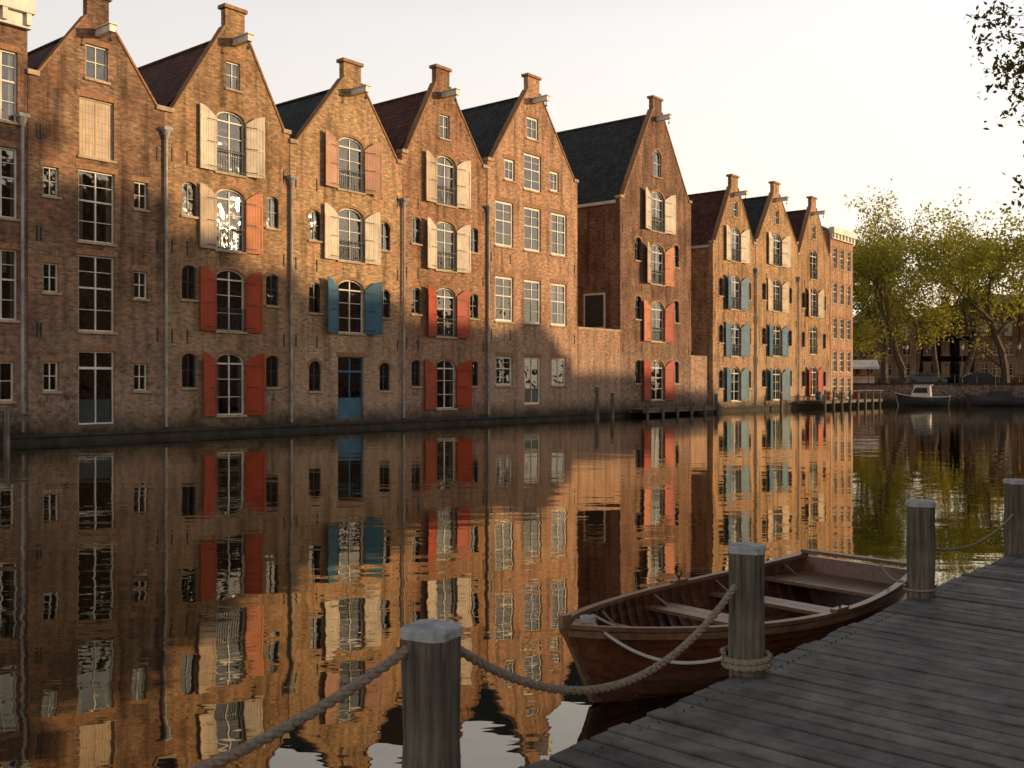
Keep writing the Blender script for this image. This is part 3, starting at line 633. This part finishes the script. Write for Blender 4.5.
# ------------------------------------------------------------------ trees
M['bark']=stone_mat('bark',(.10,.075,.05),3); M['leaf']=leaf_mat('spring_leaves',(.22,.21,.03),(.46,.41,.07)); M['leafd']=leaf_mat('leaves_olive',(.16,.16,.03),(.34,.31,.06))
def grow(segs,tips,p,d,L,r,lev,rng,upb=.05,nch=3,spread=.75,wob=.14):
    n=4; pts=[p]
    for k in range(n):
        d=(d+Vector((rng.gauss(0,wob),rng.gauss(0,wob),rng.gauss(0,wob)+upb))).normalized()
        q_=p+d*(L/n); r2=r*(1-.11); segs.append((p.copy(),q_.copy(),r,r2)); p=q_; r=r2; pts.append(p)
    if lev<=1: tips += [pts[2],pts[3],pts[4]]
    if lev==0: return
    for c in range(nch+(1 if rng.random()<.4 else 0)):
        base=pts[4] if c<2 else pts[rng.choice((1,2,3))]
        a=Vector((rng.gauss(0,1),rng.gauss(0,1),rng.gauss(0,.7))); a=(a-d*a.dot(d)).normalized()
        nd=(d+a*rng.uniform(.45,1)*spread).normalized()
        grow(segs,tips,base,nd,L*rng.uniform(.62,.82),r*(.72 if c<2 else .5),lev-1,rng,upb,nch,spread,wob)
def tree_mesh(name,segs,tips,rng,nl,sig,size,lm,minr=0):
    m=MB()
    for a,b,r0,r1 in segs:
        if r0>minr: m.cyl(a,b,max(r0,minr),max(r1,minr),n=6 if r0>.1 else 4,cap=False)
    for tp in tips:
        k=nl if isinstance(nl,int) else rng.randint(*nl)
        for _ in range(k):
            c=tp+Vector((rng.gauss(0,sig),rng.gauss(0,sig),rng.gauss(0,sig*.8)))
            u=Vector((rng.gauss(0,1),rng.gauss(0,1),rng.gauss(0,1))).normalized(); v=u.cross(Vector((rng.gauss(0,1),rng.gauss(0,1),rng.gauss(0,1)))).normalized()
            s_=size*rng.uniform(.6,1.3)
            m.add([c-u*s_,c+v*s_*.5,c+u*s_,c-v*s_*.5],[(0,1,2,3)],1)
    return m.build(name,[M['bark'],M[lm]])
def make_tree(seed,hgt,lm='leaf',nl=(1,6)):
    rng=random.Random(seed); segs=[];tips=[]
    grow(segs,tips,Vector((0,0,0)),Vector((0,0,1)),hgt*.27,.42,5,rng,upb=.05,nch=3,spread=.85,wob=.11)
    o=tree_mesh('tree',segs,tips,rng,nl,.5,.19,lm,.012)
    h=max(v.co.z for v in o.data.vertices); k=hgt/h
    for v in o.data.vertices: v.co*=k
    print('TREE',seed,h,len(tips)); return o
t1=make_tree(5,24.5); t2=make_tree(12,23.5); t3=make_tree(23,22,'leafd',(2,6))
def place(o,loc,sc,rz): o.location=loc; o.scale=(sc,sc,sc); o.rotation_euler=(0,0,rz)
def inst(src,loc,sc,rz):
    o=link(bpy.data.objects.new('tree',src.data)); place(o,loc,sc,rz)
place(t1,(46.8,119,GZ),1.0,0); place(t2,(59,119,GZ),1.0,1); place(t3,(51,136,GZ),.98,2)
inst(t2,(41.8,123,GZ),.72,3); inst(t1,(68,116,GZ),.95,2.2); inst(t3,(62,137,GZ),1.,.5); inst(t1,(53,124,GZ),.86,4.2); inst(t3,(43,138,GZ),.80,4); inst(t2,(74,128,GZ),1,5)
# near tree overhanging the dock at the right
rng=random.Random(4); segs=[];tips=[]
p=Vector((13.5,11.5,.5)); q_=Vector((13.2,11.6,5.5)); segs.append((p,q_,.28,.22))
segs.append((q_,Vector((13,11.8,11)),.22,.1))
M['leafn']=leaf_mat('near_leaves',(.07,.07,.018),(.16,.145,.035))
for z0,tx,ty,tz,Ls in ((5.8,6.95,12,7.1,1.15),(5.6,6.85,12.2,6.6,1.1),(5.4,6.75,12.1,6.1,1.05),(5.0,6.75,11.8,5.5,.85),(5.1,6.9,12.4,4.9,.7),(7,7.1,11.6,8.0,1.3)):
    a=Vector((13.2,11.6,z0)); b=Vector((tx,ty,tz)); m_=(a+b)/2+Vector((0,0,.5)); segs += [(a,m_,.09,.05),(m_,b,.05,.02)]
    for k in range(4):
        grow(segs,tips,b+Vector((rng.uniform(0,.7),rng.uniform(-.2,.2),rng.uniform(-.1,.2))),Vector((-1,rng.uniform(-.3,.3),rng.uniform(-.45,.45))).normalized(),Ls*rng.uniform(.4,.62),.012,3,rng,upb=-.03,nch=2,spread=.8,wob=.18)
tree_mesh('tree',segs,tips,rng,(0,3),.07,.04,'leafn',.003)
# ------------------------------------------------------------------ light
EL=math.radians(9.0); to=Vector((.997*math.cos(EL),-.074*math.cos(EL),math.sin(EL)))
sl=bpy.data.lights.new('sun','SUN'); sl.energy=5.0; sl.angle=math.radians(.9); sl.color=(1,.72,.40)
so=link(bpy.data.objects.new('sun',sl)); so.rotation_euler=to.to_track_quat('Z','Y').to_euler(); so.location=(60,-10,40)
w=bpy.data.worlds.new('World'); scn.world=w; w.use_nodes=True; nt=w.node_tree
class WT(NT):
    def __init__(s,t): s.t=t
wt=WT(nt)
sky=nt.nodes.new('ShaderNodeTexSky'); sky.sky_type='NISHITA'; sky.sun_disc=False; sky.sun_elevation=EL; sky.sun_rotation=math.radians(94.2)
sky.dust_density=4.0; sky.air_density=1.0; sky.ozone_density=1.0
tc=nt.nodes.new('ShaderNodeTexCoord'); sp=nt.nodes.new('ShaderNodeSeparateXYZ'); nt.links.new(tc.outputs['Generated'],sp.inputs[0])
hz=wt.ramp(sp.outputs[2],[(0.0,(1.25,1.0,.73)),(.10,(1.18,1.03,.84)),(.34,(.95,.92,.90)),(.6,(.34,.35,.39)),(.9,(.16,.18,.23))])
lum=wt.math('ADD',wt.math('MULTIPLY',sp.outputs[0],.30),.98)
hz=wt.mix(1,hz,lum,'MULTIPLY')
vm=nt.nodes.new('ShaderNodeVectorMath'); vm.operation='SCALE'; vm.inputs['Scale'].default_value=9.4; nt.links.new(hz,vm.inputs[0])
col=wt.mix(.87,sky.outputs[0],vm.outputs[0])
bg=nt.nodes['Background']; bg.inputs[1].default_value=.12; nt.links.new(col,bg.inputs[0])
cam=bpy.data.cameras.new('camera'); cam.lens=35; cam.sensor_width=36; cam.clip_end=6000; cam.clip_start=.05
cam.dof.use_dof=True; cam.dof.focus_distance=12; cam.dof.aperture_fstop=5.6
co=link(bpy.data.objects.new('camera',cam)); co.location=(0,0,CAMH); co.rotation_euler=(math.pi/2,0,0); scn.camera=co
scn.view_settings.view_transform='Standard'; scn.view_settings.look='None'; scn.view_settings.exposure=0
